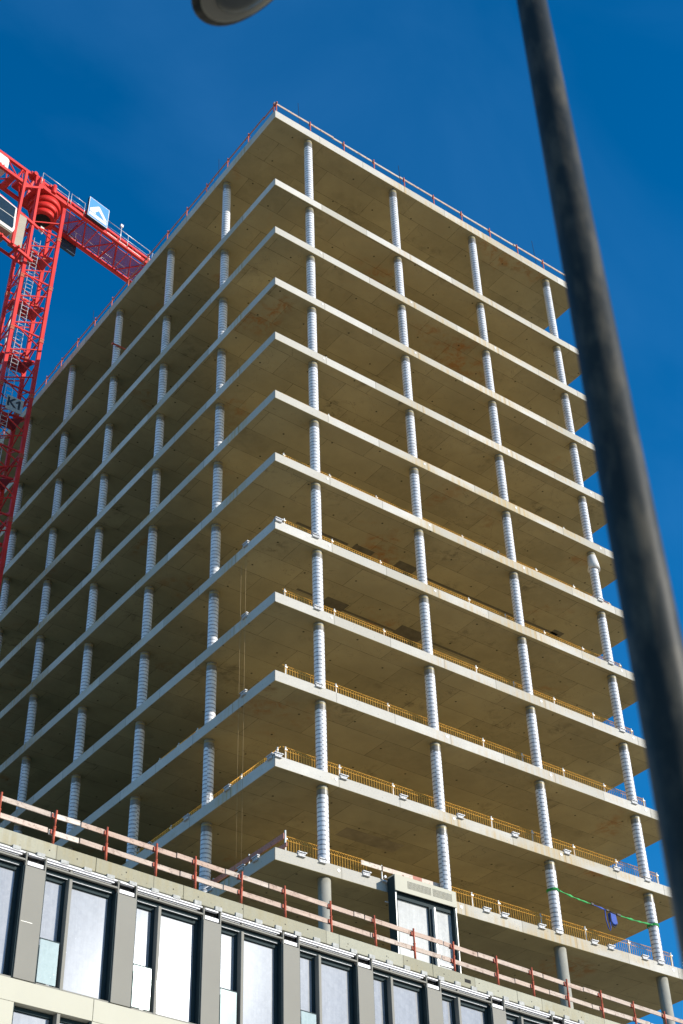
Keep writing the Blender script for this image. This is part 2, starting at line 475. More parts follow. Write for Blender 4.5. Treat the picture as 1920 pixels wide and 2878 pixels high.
# dark cable strips let into two of the soffits
M['patch'] = mat_plain('faint soffit patch', (0.245, 0.205, 0.125), 0.9, 0, 0.2, 2, dirt=(0.19, 0.16, 0.1))  # rectangles a little darker than the soffit around them
M['strip'] = mat_plain('dark soffit strip', (0.135, 0.115, 0.075), 0.9, 0, 0.2, 3)
for i, items in ((6, ((2.9, 5.5, 2.60, 0.13), (5.75, 6.75, 2.45, 0.75), (7.95, 8.95, 2.30, 0.85), (9.5, 17.3, 2.60, 0.12), (16.9, 17.5, 2.40, 0.5))),
                 (7, ((2.9, 4.1, 2.62, 0.12), (4.2, 5.25, 2.4, 0.8), (5.25, 7.85, 2.76, 0.12), (7.85, 9.15, 2.3, 1.0), (9.2, 12.3, 2.58, 0.12))),
                 (4, ((9.2, 10.6, 3.2, 0.8),)), (3, ((12.4, 14.0, 2.9, 0.9),)), (10, ((4.6, 7.2, 2.2, 0.7),))):
    for a, b_, y, wd in items:
        MB().box((a, y, -0.004), (b_, y + wd, 0.01)).build('soffit_strip', M['strip'] if i in (6, 7) else M['patch'], tower, Vector((0, 0, soff(i))) - TO)

def film_mesh(h):
    b = MB(); r = 0.1965
    pts = [(0, 0, 0), (0, 0, h * 0.5), (0, 0, h)]
    return b.tube(pts, r, 28, caps=False).mesh('film', M['film'])
def column_mesh(h, r=0.19):
    return MB().tube([(0, 0, 0), (0, 0, h)], r, 28).mesh('column', M['col'])
cache = {}
rest = MB()
nvis = {0: 12, 1: 11, 2: 10, 3: 9, 4: 8}
for i in range(12):
    top = soff(i); bot = ztop(i + 1) if i < 11 else -6.4
    h = top - bot - 0.002
    smooth = (i == 11)
    r = 0.215 if smooth else 0.19
    if i not in cache:
        key = round(h, 3)
        cache[i] = (column_mesh(h, r), None if smooth else film_mesh(h - 0.10))
    cm, fm = cache[i]
    pts = [(x, RY) for x in RX]
    pts += [(LX, y) for k, y in enumerate(LY) if k in nvis and i < nvis[k]]
    for (x, y) in pts:
        c = mkobj('column', cm, tower, Vector((x, y, bot + 0.001)) - TO)
        if smooth: c['label'] = 'bare smooth concrete column without wrap'
        if i == 5 and x == RX[3]:
            MB().tube([(0.03, 0, 1.95), (0.05, 0, 2.25), (0.0, 0, 2.7)], [0.29, 0.25, 0.20], 20).build('loose_wrap', M['white'], c)['label'] = 'sagging collar of loose white wrap'
        if fm:
            f_ = mkobj('film', fm, c, (0, 0, 0.004)); f_.rotation_euler.z = random.uniform(0, 6.28)
    for k, y in enumerate(LY):
        if not (k in nvis and i < nvis[k]):
            rest.tube([(LX, y, bot), (LX, y, top)], 0.195, 16)
ro = rest.build('column', M['film'], tower); ro.location = -TO; tag(ro, 'far wrapped columns of the left side', kind='stuff')
core = MB().box((7.5, 11, -6.4), (14, 30, 37.9)).build('core_wall', M['core'], tower); core.location = -TO
# base storeys hidden behind the low building
bs = MB().box((1.2, 2.0, GZ), (XE - 1, YE, -6.45)).build('base_wall', M['core'], tower); bs.location = -TO

# facade brackets on the slab edges
def bracket_mb():
    b = MB()
    b.box((-0.19, -0.05, 0.0), (0.19, 0.16, 0.035))
    b.box((-0.19, -0.10, 0.052), (0.10, 0.02, 0.085))
    b.box((0.13, -0.09, 0.055), (0.23, 0.03, 0.10))
    b.box((-0.15, -0.04, -0.10), (0.15, -0.012, 0.0))
    b.box((-0.17, -0.10, -0.115), (0.17, -0.012, -0.095))
    for x in (-0.1, 0.02, 0.12): b.tube([(x, -0.04, -0.14), (x, -0.04, 0.12)], 0.012, 6)
    return b
_b = bracket_mb(); _b.v = [tuple(c * 0.82 for c in p) for p in _b.v]
bme = _b.mesh('facade_bracket', M['bracket'])
BR = {11: [1.02, 1.85, 3.62, 8.84, 9.67, 11.42, 12.24, 14.0, 14.84, 16.6, 17.42], 10: [0.12, 2.81, 5.39, 7.99, 10.6, 13.19, 15.78, 17.46],
      9: [1.85, 17.44], 8: [1.85, 17.44], 7: [0.15, 1.85, 17.44], 6: [17.44]}
for i, xs in BR.items():
    for x in xs:
        o = mkobj('facade_bracket', bme, tower, Vector((x, 0.0, ztop(i) + 0.002)) - TO)
for i, ys in {11: [1.06, 1.90, 3.76], 10: [0.25, 2.83, 5.44, 8.05], 9: [1.91], 8: [1.91], 7: [1.92]}.items():
    for y in ys:
        o = mkobj('facade_bracket', bme, tower, Vector((0.0, y, ztop(i) + 0.002)) - TO); o.rotation_euler.z = -math.pi / 2
dme = MB().tube([(0, -0.012, 0), (0, 0.01, 0)], 0.055, 14).mesh('datum_disc', M['white'])
for i in range(2, 12):
    for k, x in enumerate(RX):
        if (i * 7 + k * 3) % 4 != 3:
            mkobj('datum_disc', dme, tower, Vector((x + 0.36, 0, soff(i) + 0.27)) - TO)

# ------------------------------------------------------------------ mesh guards on the slabs (each panel a thing)
def guard_mesh(L_):
    b = MB(); n = int(L_ / 0.11)
    for k in range(n + 1):
        x = L_ * k / n
        b.tube([(x, 0, 0.02), (x, 0, 0.86), (x, 0.14, 1.03)], 0.0105, 4, caps=False, sm=False)
    for y, z in ((0, 0.10), (0, 0.80), (0.14, 1.03)): b.tube([(0, y, z), (L_, y, z)], 0.009, 4, caps=False, sm=False)
    return b.mesh('bar_mesh', M['mesh'])
pme = MB().tube([(0, 0, 0), (0, 0, 0.98)], 0.029, 10).box((-0.07, -0.05, 0), (0.07, 0.05, 0.012)).box((-0.05, -0.05, 0.84), (0.05, 0.0, 0.88)).mesh('post', M['post'])
segs = [(0.95, 5.55), (5.60, 10.15), (10.20, 14.38), (14.43, 19.05)]
where = ['nearest the corner', 'second from the corner', 'third from the corner', 'at the right end']
gcache = {}
def guard(p, rz, L_, label, posts):
    t = empty('mesh_guard', p, label, 'safety guard', 'rusty mesh guards along the slab edges'); t.rotation_euler.z = rz
    k = round(L_, 2)
    if k not in gcache: gcache[k] = guard_mesh(L_)
    mkobj('bar_mesh', gcache[k], t)
    for x in posts: mkobj('post', pme, t, (x, random.uniform(0.03, 0.06), random.uniform(-0.03, 0.0) * 0)).rotation_euler = (random.uniform(-0.02, 0.02), random.uniform(-0.025, 0.025), 0)
for i in range(1, 12):
    for k, (a, b_) in enumerate(segs):
        if i == 11 and k == 0: a, b_ = 0.95, 4.25
        if i == 11 and k == 1: a, b_ = 7.75, 10.15
        L_ = b_ - a
        lab = 'rusty orange mesh guard on the %s slab from the top, %s' % (ORD[i], where[k])
        guard((a, 0.76, ztop(i)), 0, L_, lab, ([0.04, L_ / 2] + ([L_ - 0.04] if k == 3 else [])) if i > 5 else ([L_ / 2] if i > 3 else []))
for i, y0, y1, s_ in ((10, 0.95, 5.5, 'near end'), (10, 5.6, 10.2, 'far end'), (9, 6.2, 9.0, 'short length')):
    guard((0.76, y1, ztop(i)), -math.pi / 2, y1 - y0, 'rusty mesh guard on the shaded left edge of the %s slab, %s' % (ORD[i], s_), [0.04, (y1 - y0) / 2, y1 - y0 - 0.04])

# boards closing the gap above the mock-up unit, red barrier on the left edge
t = empty('board_barrier', (3.9, 0.5, ztop(11)), 'pale weathered board barrier on the twelfth slab behind the framed window unit', 'barrier')
for a, b_, dz in ((-0.05, 0.85, 0.0), (0.80, 2.15, 0.0), (2.55, 3.75, 0.0)):
    MB().box((a, 0.0, 0.60 + dz), (b_, 0.035, 0.76 + dz)).build('board', M['woodw'], t)
MB().box((2.15, 0.0, 0.60), (2.55, 0.035, 0.76)).build('board', M['redwood'], t)
for x in (0.85, 3.7): MB().tube([(x, 0.06, 0), (x, 0.06, 0.82)], 0.025, 8).build('post', M['post'], t)
t = empty('red_barrier', (0.76, 0.6, ztop(11)), 'dull red board barrier on the shaded left edge of the twelfth slab', 'barrier')
MB().box((0, 0.0, 0.74), (0.035, 6.2, 0.94)).build('board', M['redwood'], t)
MB().box((-0.1, -0.3, 0.32), (-0.065, 0.5, 0.46)).build('board', M['redwood'], t)
for y in (0.0, 2.1, 4.3, 6.1): MB().tube([(0.07, y, 0), (0.07, y, 1.04)], 0.03, 8).build('post', M['post'], t)

# ------------------------------------------------------------------ roof guardrails
def rail(name, loc, rz, pos, label, H=0.80, bz=0.63, bh=0.12, end=None, wood='wood'):
    t = empty(name, loc, label, 'guardrail'); t.rotation_euler.z = rz
    for x in pos:
        MB().box((x - 0.019, -0.022, 0), (x + 0.019, 0.02, H)).box((x - 0.035, 0.02, bz - 0.04), (x + 0.035, 0.10, bz - 0.02)).build('post', M['redpost'], t)
    x = pos[0] - 0.1; k = 0
    while x < end:
        l = random.uniform(3.4, 4.6); x2 = min(x + l, end)
        MB().box((x, 0.022 + 0.03 * (k % 2), bz), (x2 + 0.12, 0.05 + 0.03 * (k % 2), bz + bh)).build('board', M[wood], t)
        x = x2; k += 1
    return t
rail('roof_guardrail', (0, 0.06, ztop(0)), 0, [0.12, 2.12, 4.16, 6.03, 7.96, 9.88, 11.75, 13.69, 15.62, 17.48, 19.4], 'sunlit guardrail of wooden boards on red posts along the right roof edge', end=19.9)
rail('roof_guardrail', (0.06, 38.3, ztop(0)), -math.pi / 2, [0.3, 2.2, 4.1, 6.0, 7.9, 9.8, 11.7, 13.5, 15.1, 16.92, 18.8, 20.78, 22.65, 24.42, 26.4, 28.4, 30.29, 32.16, 34.09, 35.93, 38.1], 'shaded guardrail of reddish boards on red posts along the left roof edge', end=38.2, wood='redwood')

for p, ln, s_ in (((1.79, 0.45), 2.4, 'near the tip of the roof corner'), ((8.1, 0.45), 2.2, 'at mid length of the right roof edge'), ((17.42, 0.45), 2.6, 'near the far right of the roof')):
    o = MB().box((-0.1, -0.1, 0), (0.1, 0.1, 0.08)).tube([(0, 0, 0.05), (-0.1, 0, ln)], 0.012, 5).build('lightning_rod', M['black'], None, (*p, ztop(0)))
    tag(o, 'thin dark lightning rod standing ' + s_, 'lightning rod', 'lightning rods on the roof')
for y, s_ in ((5.6, 'above the first column of the shaded left roof edge'), (18.6, 'above the jib end on the shaded left roof edge'), (27.5, 'farthest back on the shaded left roof edge')):
    o = MB().box((-0.1, -0.1, 0), (0.1, 0.1, 0.08)).tube([(0, 0, 0.05), (0.0, 0.1, 2.6)], 0.012, 5).build('lightning_rod', M['black'], None, (0.45, y, ztop(0)))
    tag(o, 'thin dark lightning rod ' + s_, 'lightning rod', 'lightning rods on the roof')

# red prop tube in the top storey, hanging ropes
o = MB().tube([(0, 0, 0), (2.2, 0, 0)], 0.05, 8).tube([(-0.06, 0, 0), (0, 0, 0)], 0.09, 8).tube([(1.0, 0, 0), (1.15, 0, 0)], 0.065, 8).build('steel_prop', M['redpost'], None, (0.0, LY[2] - 0.26, 35.1))
tag(o, 'red steel prop tube tied across a top storey column on the left side', 'prop')
for y, z1, s_ in ((2.04, 12.65, 'left'), (1.72, 12.9, 'right')):
    o = MB().tube([(0, 0, 0), (0.01, 0.02, 5), (0, 0, z1 - 0.45)], 0.005, 5).build('hanging_rope', M['rope'], None, (-0.12, y, 0.48))
    tag(o, 'thin tan rope hanging down the shaded left side, %s one of the two' % s_, 'rope', 'ropes hanging at the corner')

# ------------------------------------------------------------------ green sling with blue bag
t = empty('tension_strap', (RX[2], 0.3, 2.15), 'green and blue webbing strap slung between the last two columns above the twelfth slab', 'strap')
def ring(z, x):
    b = MB()
    for k in range(2):
        b.tube([(x + 0.212 * math.cos(a * math.pi / 10), 0.01 + 0.212 * math.sin(a * math.pi / 10), z + k * 0.05 + 0.012 * math.sin(a)) for a in range(21)], 0.024, 6)
    return b
ring(-0.02, 0).build('column_loop', M['green'], t); ring(-0.17, RX[3] - RX[2]).build('column_loop', M['green'], t)
def ribbon(pts, w_):
    b = MB(); n = len(pts); v = []; f = []
    for i, (x, z) in enumerate(pts):
        tw = math.sin(i * 1.3) * 0.6; ww = w_ * (0.75 + 0.35 * math.sin(i * 2.1))
        for s_ in (-1, 1): v.append((x, -0.2 + s_ * ww * math.sin(tw) * 0.5, z + s_ * ww * 0.5 * math.cos(tw)))
        for s_ in (-1, 1): v.append((x, -0.2 + 0.014 + s_ * ww * math.sin(tw) * 0.5, z + s_ * ww * 0.5 * math.cos(tw)))
    for i in range(n - 1):
        a = i * 4
        f += [(a, a + 1, a + 5, a + 4), (a + 2, a + 6, a + 7, a + 3), (a, a + 4, a + 6, a + 2), (a + 1, a + 3, a + 7, a + 5)]
    return b._add(v, f, 0, True)
def line(x0, z0, x1, z1, n, sag=0.03): return [(x0 + (x1 - x0) * k / n, z0 + (z1 - z0) * k / n - sag * math.sin(math.pi * k / n)) for k in range(n + 1)]
ribbon(line(0.15, -0.02, 1.74, -0.15, 12), 0.08).build('green_webbing', M['green'], t)
ribbon(line(3.20, -0.26, 4.95, -0.20, 12), 0.085).build('green_webbing', M['green'], t)
ribbon(line(1.74, -0.15, 2.50, -0.21, 6, 0), 0.06).build('blue_webbing', M['bluecloth'], t)
MB().box((1.70, -0.23, -0.19), (1.82, -0.17, -0.11)).box((2.46, -0.23, -0.24), (2.60, -0.17, -0.18)).box((3.02, -0.23, -0.29), (3.2, -0.17, -0.22)).tube([(2.55, -0.2, -0.21), (3.1, -0.2, -0.26)], 0.02, 6).build('ratchet_hook', M['black'], t)
tag(t)
bg_ = empty('blue_bag', (RX[2] + 2.82, 0.1, 1.55), 'small blue bag with dangling loops hung from the webbing strap', 'bag')
bb = MB().prism([(-0.15, 0.36), (0.16, 0.33), (0.20, -0.02), (0.12, -0.10), (-0.06, -0.08), (-0.14, 0.02)], (0, 0, 0), Vector((1, 0, 0)), Vector((0, 0, 1)), Vector((0, 1, 0)), 0.16).build('pouch', M['bluecloth'], bg_)
bevel(bb, 0.035, 3)
MB().tube([(-0.14, 0.0, 0.30), (-0.20, -0.01, 0.1), (-0.17, 0, -0.15), (-0.02, 0, -0.22), (0.08, 0, -0.14), (0.12, 0, -0.04)], 0.018, 6).build('handle', M['black'], bg_)
MB().tube([(-0.42, 0, 0.40), (-0.43, 0, 0.0), (-0.36, 0, -0.32), (-0.28, 0, -0.38), (-0.22, 0, -0.25), (-0.24, 0, -0.05)], 0.02, 6).build('strap', M['bluecloth'], bg_)

# ------------------------------------------------------------------ framed window unit on the tower
t = empty('window_unit', (4.43, -0.10, -3.3), 'framed glazed window unit with slotted cream header hung on the lowest slab', 'window unit')
W_ = 2.62
MB().box((0, -0.36, 0.0), (0.09, 0, 3.70)).box((W_ - 0.09, -0.34, 0.0), (W_ - 0.02, 0, 3.60)).box((0.0925, -0.24, 0.0), (W_ - 0.0925, 0, 0.10)).box((0.0925, -0.24, 3.02), (W_ - 0.0925, 0, 3.60)).box((1.52, -0.24, 0.1025), (1.69, 0, 3.0175)).build('frame', M['frame'], t)
o = MB().box((0.0, -0.40, 3.20), (W_, -0.365, 3.755)).box((0, -0.365, 3.72), (W_, -0.02, 3.755)).build('header_panel', M['cream'], t)
b = MB()
for r_ in range(9):
    for c in range(34):
        x = 0.52 + c * 0.0565; z = 3.365 + r_ * 0.030
        if c == 18: continue
        b.box((x, -0.4025, z), (x + 0.042, -0.399, z + 0.014))
b.build('grille', M['dark'], o)
MB().box((0.0925, -0.16, 0.10), (1.5175, -0.14, 3.02)).build('pane', M['glassm'], t)
MB().box((1.6925, -0.16, 0.10), (W_ - 0.0925, -0.14, 3.02)).build('pane', M['glassm'], t)
MB().box((0.0, -0.385, 0.0), (0.035, -0.3625, 3.12)).build('cover_strip', M['post'], t)
MB().box((1.64, -0.36, 0.0), (1.70, -0.242, 3.0)).build('mullion', M['post'], t)
MB().box((W_ - 0.035, -0.365, 0.0), (W_ - 0.005, -0.3425, 3.2)).build('cover_strip', M['post'], t)
MB().box((1.72, -0.20, 1.15), (W_ - 0.11, -0.162, 1.21)).build('transom', M['post'], t)
MB().box((-0.16, 0.02, 3.62), (0.0, 0.08, 3.68)).box((-0.12, 0.0, 2.9), (0, 0.04, 2.93)).tube([(-0.08, -0.02, 3.78), (-0.08, 0.06, 3.78)], 0.05, 10).build('hanger', M['bracket'], t)
MB().box((-0.02, 0.045, 3.60), (0.35, 0.085, 3.66)).box((W_ - 0.1, -0.12, 3.7), (W_ + 0.05, 0.0, 3.82)).build('hanger', M['bracket'], t)

# ------------------------------------------------------------------ low building in front
U = Vector((0.99766297, 0.06832713, 0)); NO = Vector((0.06832713, -0.99766297, 0))
P0 = Vector((-11.03702743, -7.41652974, -5.49573403))
# local frame: x along the facade, y into the building, z up
LM = Matrix.Identity(4)
LM.col[0][:3] = U; LM.col[1][:3] = -NO; LM.col[2][:3] = (0, 0, 1)
LB_ROT = math.atan2(U.y, U.x)
base = Vector((P0.x, P0.y, GZ))
low = empty('low_building', base, 'lower building with wide windows, grey pilasters and cream bands below a bare concrete beam', 'building'); low.rotation_euler.z = LB_ROT
H0 = P0.z - GZ       # height of the beam top
def lb(b, name, mats, parent=None, bev=0):
    """build geometry given in facade coordinates (z = 0 at beam top)"""
    b.shift((0, 0, -H0)); o = mkobj(name, b.mesh(name, mats), parent or low)
    if bev: bevel(o, bev, 2)
    return o
S0, S1 = -13.0, 27.0
PIT = 2.40
b = MB(); x = S0
brk = [S0, -3.9, 1.05, 3.48, 8.3, 11.55, 14.75, 20.0, S1]
for a, c in zip(brk[:-1], brk[1:]): b.box((a + 0.004, 0, -0.345), (c - 0.004, 0.30, 0.0))
beam = lb(b, 'parapet_beam', [M['beam']], bev=0.012)
for x in [k * 1.12 + 0.55 + 0.2 * ((k * 7) % 3) for k in range(-4, 16)]:
    lb(MB().tube([(x, -0.003, -0.13 - 0.05 * ((int(x * 10)) % 2)), (x, 0.02, -0.13 - 0.05 * ((int(x * 10)) % 2))], 0.016, 8), 'tie_hole', M['dark'])
# ragged grout under the left part of the beam
b = MB()
x = S0
while x < 3.4:
    l = random.uniform(0.05, 0.16); b.box((x, 0.03, -0.348 - random.uniform(0.015, 0.06)), (x + l, 0.28, -0.346)); x += l
lb(b, 'grout_line', M['foam'])
for x in [k * 0.61 + 0.13 for k in range(-14, 36)]:
    lb(MB().box((x, -0.03, -0.385 if x > 3.4 else -0.40), (x + 0.20, 0.12, -0.28 if x > 3.4 else -0.315)), 'packing_block', M['foam'])
lb(MB().box((12.72, -0.003, -0.22), (12.95, 0.05, -0.12)), 'pocket', M['dark'])
lb(MB().box((S0, 0.55, -3.3), (S1, 0.6, -0.2)), 'inner_wall', M['dark'])  # painted black for the unlit interior behind the open gaps
# roof deck and body
lb(MB().box((S0, 0.31, -1.1), (S1, 7.0, -0.9)), 'roof_deck', M['top'])
lb(MB().box((S0, 0.65, -H0), (S1, 7.0, -1.12)), 'wall', M['core'])
# floor bands in cream panels
def band(z1, z0, seams):
    xs = [S0] + [s_ for s_ in seams if S0 < s_ < S1] + [S1]
    for a, c in zip(xs[:-1], xs[1:]):
        lb(MB().box((a + 0.006, -0.035, z0), (c - 0.006, 0.62, z1)), 'cladding_panel', M['cream'], bev=0.006)
band(-3.225, -3.70, [1.25 + 4.8 * k for k in range(-3, 6)])
band(-6.53, -7.0, [1.25 + 4.8 * k for k in range(-3, 6)])
band(-9.83, -10.3, [1.25 + 4.8 * k for k in range(-3, 6)])
band(-13.13, -H0, [1.25 + 4.8 * k for k in range(-3, 6)])

# one window of each kind, then copies
def make_window(x0, x1, xm, ztp, zb, head=True):
    """frame in the local frame; returns the frame object, with panes as children"""
    b = MB(); d = 0.20; fw = 0.075
    b.box((x0, 0.0, zb), (x0 + 0.03, 0.5, ztp)); b.box((x1 - 0.03, 0.0, zb), (x1, 0.5, ztp))
    b.box((x0 + 0.0325, d - 0.05, ztp - 0.09), (x1 - 0.0325, 0.5, ztp)); b.box((x0 + 0.0325, d - 0.05, zb), (x1 - 0.0325, 0.5, zb + 0.05))
    for a in (x0 + 0.0325, xm - 0.10, xm + 0.02, x1 - 0.0325 - fw): b.box((a, d - 0.05, zb + 0.0525), (a + fw, 0.45, ztp - 0.0925))
    fr = lb(b, 'window', M['frame'], bev=0.004)
    def sub(bb, nm, mt, bev=0):
        bb.shift((0, 0, -H0)); o = mkobj(nm, bb.mesh(nm, mt), fr)
        if bev: bevel(o, bev, 1)
        return o
    sub(MB().box((x0 + 0.11, d, zb + 0.05), (xm - 0.1025, d + 0.02, ztp - 0.095)), 'pane', M['glass'])
    sub(MB().box((xm + 0.0975, d, zb + 0.05), (x1 - 0.11, d + 0.02, ztp - 0.095)), 'pane', M['glass'])
    sub(MB().box((xm - 0.04, -0.01, zb + 0.0), (xm + 0.04, d - 0.0525, ztp)), 'mullion', M['pil'], 0.004)
    sub(MB().box((x0 + 0.035, -0.005, zb), (xm - 0.0425, 0.14, zb + 0.035)).box((xm + 0.0425, -0.005, zb), (x1 - 0.035, 0.14, zb + 0.035)), 'sill', M['pil'], 0.004)
    if head:
        # juliet glass with its slim rail in front of the narrow leaf
        sub(MB().box((x0 + 0.05, 0.005, zb + 0.06), (xm - 0.14, 0.017, zb + 1.0)), 'glass_balustrade', M['glassg'])
        sub(MB().box((x0 + 0.035, 0.0, zb + 1.0), (xm - 0.125, 0.03, zb + 1.022)), 'handrail', M['frame'])
        # head details: bright blind box undersides, rails, vertical fins
        sub(MB().box((x0 + 0.004, 0.12, -0.544), (x1 - 0.004, 0.15, -0.36)), 'head_shade_backing', M['dark'])  # black sheet added to darken the gaps between the head strips
        sub(MB().box((x0 + 0.01, -0.015, -0.418), (x1 - 0.03, 0.10, -0.392)).box((x0 + 0.01, -0.010, -0.478), (x1 - 0.10, 0.08, -0.455)).box((x0 + 0.03, 0.03, -0.502), (xm - 0.06, 0.06, -0.490)).box((xm + 0.06, 0.03, -0.502), (x1 - 0.16, 0.06, -0.490)), 'blind_box', M['alu'])
        sub(MB().box((x0 + 0.004, -0.012, -0.585), (x1 - 0.004, 0.06, -0.545)).box((xm - 0.03, 0.0, -0.545), (xm + 0.03, 0.05, -0.50)), 'head_rail', M['pil'])
        sub(MB().box((x0 + 0.004, 0.10, -0.695), (x1 - 0.004, 0.40, -0.588)), 'head_box', M['frame'])
        sub(MB().box((x0 + 0.02, 0.06, -0.698), (xm - 0.05, 0.085, -0.690)).box((xm + 0.05, 0.06, -0.698), (x1 - 0.12, 0.085, -0.690)), 'blind_slat', M['alu'])
        sub(MB().box((x0 - 0.03, -0.018, -0.70), (x0, 0.05, -0.40)), 'side_fin', M['pil'])
        sub(MB().box((x1, -0.018, -0.70), (x1 + 0.03, 0.05, -0.40)), 'side_fin', M['pil'])
    return fr
def dup(o, dx, parent):
    c = o.copy(); COL.objects.link(c); c.parent = parent
    c.location = (o.location.x + dx, o.location.y, o.location.z)
    for ch in o.children:
        if ch.name.startswith('scratch'): continue
        d = ch.copy(); COL.objects.link(d); d.parent = c
    return c
win = make_window(-0.215, 1.665, 0.44, -0.70, -3.215)
low2 = make_window(-0.64, 1.24, 0.44, -3.705, -6.52, head=False)
low3 = make_window(-0.64, 1.24, 0.44, -7.005, -9.82, head=False)
for k in range(-3, 10):
    if k: dup(win, PIT * k, low)
for k in range(-2, 6):
    if k: dup(low2, PIT * k, low)
for k in range(-1, 4):
    if k: dup(low3, PIT * k, low)
pil = lb(MB().box((-0.733, -0.03, -3.20), (-0.217, 0.12, -0.70)), 'pilaster', M['pil'], bev=0.006)
def subp(bb, nm, mt):
    bb.shift((0, 0, -H0)); return mkobj(nm, bb.mesh(nm, mt), pil)
subp(MB().box((-0.675, 0.0, -0.66), (-0.28, 0.09, -0.575)).box((-0.675, -0.01, -0.425), (-0.30, 0.08, -0.392)), 'head_plate', M['alu'])
subp(MB().box((-0.70, 0.125, -0.70), (-0.25, 0.16, -0.43)), 'head_recess', M['dark'])
subp(MB().box((-0.700, -0.028, -1.962), (-0.42, -0.0305, -1.955)), 'scratch', M['post'])
for k in range(-3, 11):
    if k: dup(pil, PIT * k, low)
for z0, z1, ks in ((-6.52, -3.705, range(-2, 7)), (-9.82, -7.005, range(-1, 5))):
    for k in ks: lb(MB().box((-1.155 + PIT * k, -0.03, z0), (-0.645 + PIT * k, 0.6, z1)), 'pier_panel', M['cream'], bev=0.005)
lb(MB().box((S0, 0.10, -6.5), (-0.65 - 2 * PIT - 0.55, 0.6, -3.72)).box((1.3 + 5 * PIT + 0.5, 0.10, -6.5), (S1, 0.6, -3.72)), 'side_wall', M['cream'])
lb(MB().box((S0, 0.10, -9.8), (-0.65 - PIT - 0.55, 0.6, -7.01)).box((1.3 + 3 * PIT + 0.5, 0.10, -9.8), (S1, 0.6, -7.01)), 'side_wall', M['cream'])

# ------------------------------------------------------------------ guardrail on the beam
gr = empty('edge_guardrail', P0, 'long guardrail of two weathered board rows on rusty red posts along the concrete beam', 'guardrail'); gr.rotation_euler.z = LB_ROT
PX = [-8.4, -7.0, -5.6, -4.25, -2.85, -1.5, -0.095, 1.31, 2.69, 3.83, 5.20, 6.58, 8.08, 9.58, 10.96, 12.40, 14.06, 15.48, 16.92, 18.38, 19.85, 21.30, 22.8, 24.3]
for x in PX:
    lean = random.uniform(-0.012, 0.012)
    b = MB().tube([(x, 0.03, 0.0), (x + lean, 0.03, 0.42)], 0.031, 10).tube([(x + lean, 0.03, 0.42), (x + 2 * lean, 0.03, 0.84)], 0.025, 10)
    b.tube([(x + lean, 0.03, 0.405), (x + lean, 0.03, 0.435)], 0.037, 10)
    for z in (0.28, 0.68):
        b.box((x - 0.075, 0.035, z - 0.035), (x - 0.045, 0.12, z + 0.07)).box((x - 0.075, 0.035, z - 0.035), (x + 0.04, 0.10, z - 0.02))
    b.build('post', M['redpost'], gr)
def boards(z0, seed, joints, pale):
    rnd = random.Random(seed)
    for k, (a, c) in enumerate(zip(joints[:-1], joints[1:])):
        t0 = rnd.uniform(-0.012, 0.012); t1 = rnd.uniform(-0.012, 0.012); yy = 0.066 + 0.0 * k
        L_ = c - a - 0.03
        bb = MB().box((0, 0, 0), (L_, 0.032, 0.125))
        o = bb.build('board', M['woodw'] if k in pale else M['wood'], gr, (a, yy, z0 + t0))
        o.rotation_euler.y = -math.atan2(t1 - t0, L_)
        bevel(o, 0.004, 1)
boards(0.665, 3, [-9, -5.8, -2.9, -0.17, 0.62, 3.30, 4.75, 6.10, 8.9, 9.27, 12.1, 13.4, 16.0, 17.7, 19.9, 21.2, 23.5, 25], (3,))
boards(0.245, 5, [-9, -6.9, -3.3, -0.20, 0.62, 1.27, 3.42, 4.70, 6.50, 9.45, 12.0, 14.8, 16.2, 18.0, 20.6, 22.4, 25], (2, 3))

# ------------------------------------------------------------------ tower crane
cz = 39.56 + 0
CX, CY, CW = -3.459, 20.545, 1.8
tilt = 0.0244
leanv = Vector((0.80, -0.597, 0)).normalized()
pivot = Vector((CX + CW / 2, CY + CW / 2, 39.6))
cbase = Vector((pivot.x, pivot.y, GZ)) - leanv * tilt * (39.6 - GZ)
crane = empty('tower_crane', cbase, 'red lattice tower crane with blue roof sign, rising behind the left side of the tower', 'crane')
axis = Vector((0, 0, 1)).cross(leanv)
crane.rotation_mode = 'QUATERNION'
from mathutils import Quaternion
crane.rotation_quaternion = Quaternion(axis, tilt)
HW = CW / 2

h = 72.4
corners = [(-1, -1), (1, -1), (1, 1), (-1, 1)]
for (sx, sy) in corners:
    MB().box((sx * HW - 0.10, sy * HW - 0.10, 0), (sx * HW + 0.10, sy * HW + 0.10, h)).build('mast_leg', M['crane'], crane)
b = MB(); SEC = 4.24
for q in range(4):
    a = corners[q]; c = corners[(q + 1) % 4]
    z = 70.04
    while z > 2:
        A = (a[0] * HW, a[1] * HW, z); C1 = (c[0] * HW, c[1] * HW, z + 1.0); C2 = (c[0] * HW, c[1] * HW, z - 1.0)
        b.tube([A, C1], 0.040, 6, caps=False); b.tube([A, C2], 0.040, 6, caps=False)
        z -= SEC / 2
    z = 69.8
    while z > 2:
        b.bar((a[0] * HW, a[1] * HW, z), (c[0] * HW, c[1] * HW, z), 0.07, 0.09)
        z -= SEC
b.build('mast_bracing', M['crane'], crane)
z = 68.3
while z > 2:
    pf = MB().prism([(-HW, HW), (HW, HW), (HW, -0.35), (0.1, 0.25), (-0.15, 0.0), (-HW, 0.1)], (0, 0, 0.1), Vector((1, 0, 0)), Vector((0, 1, 0)), Vector((0, 0, 1)), 0.03).build('rest_platform', M['crate'], crane, (0, 0, z))
    MB().bar((-HW, -0.1, 0), (HW, -0.45, 0), 0.10).bar((0.1, -HW, 0), (0.1, HW, 0), 0.08).bar((-HW, -HW, 0), (HW, HW, -0.01), 0.06).build('platform_beam', M['crane'], pf)
    z -= SEC
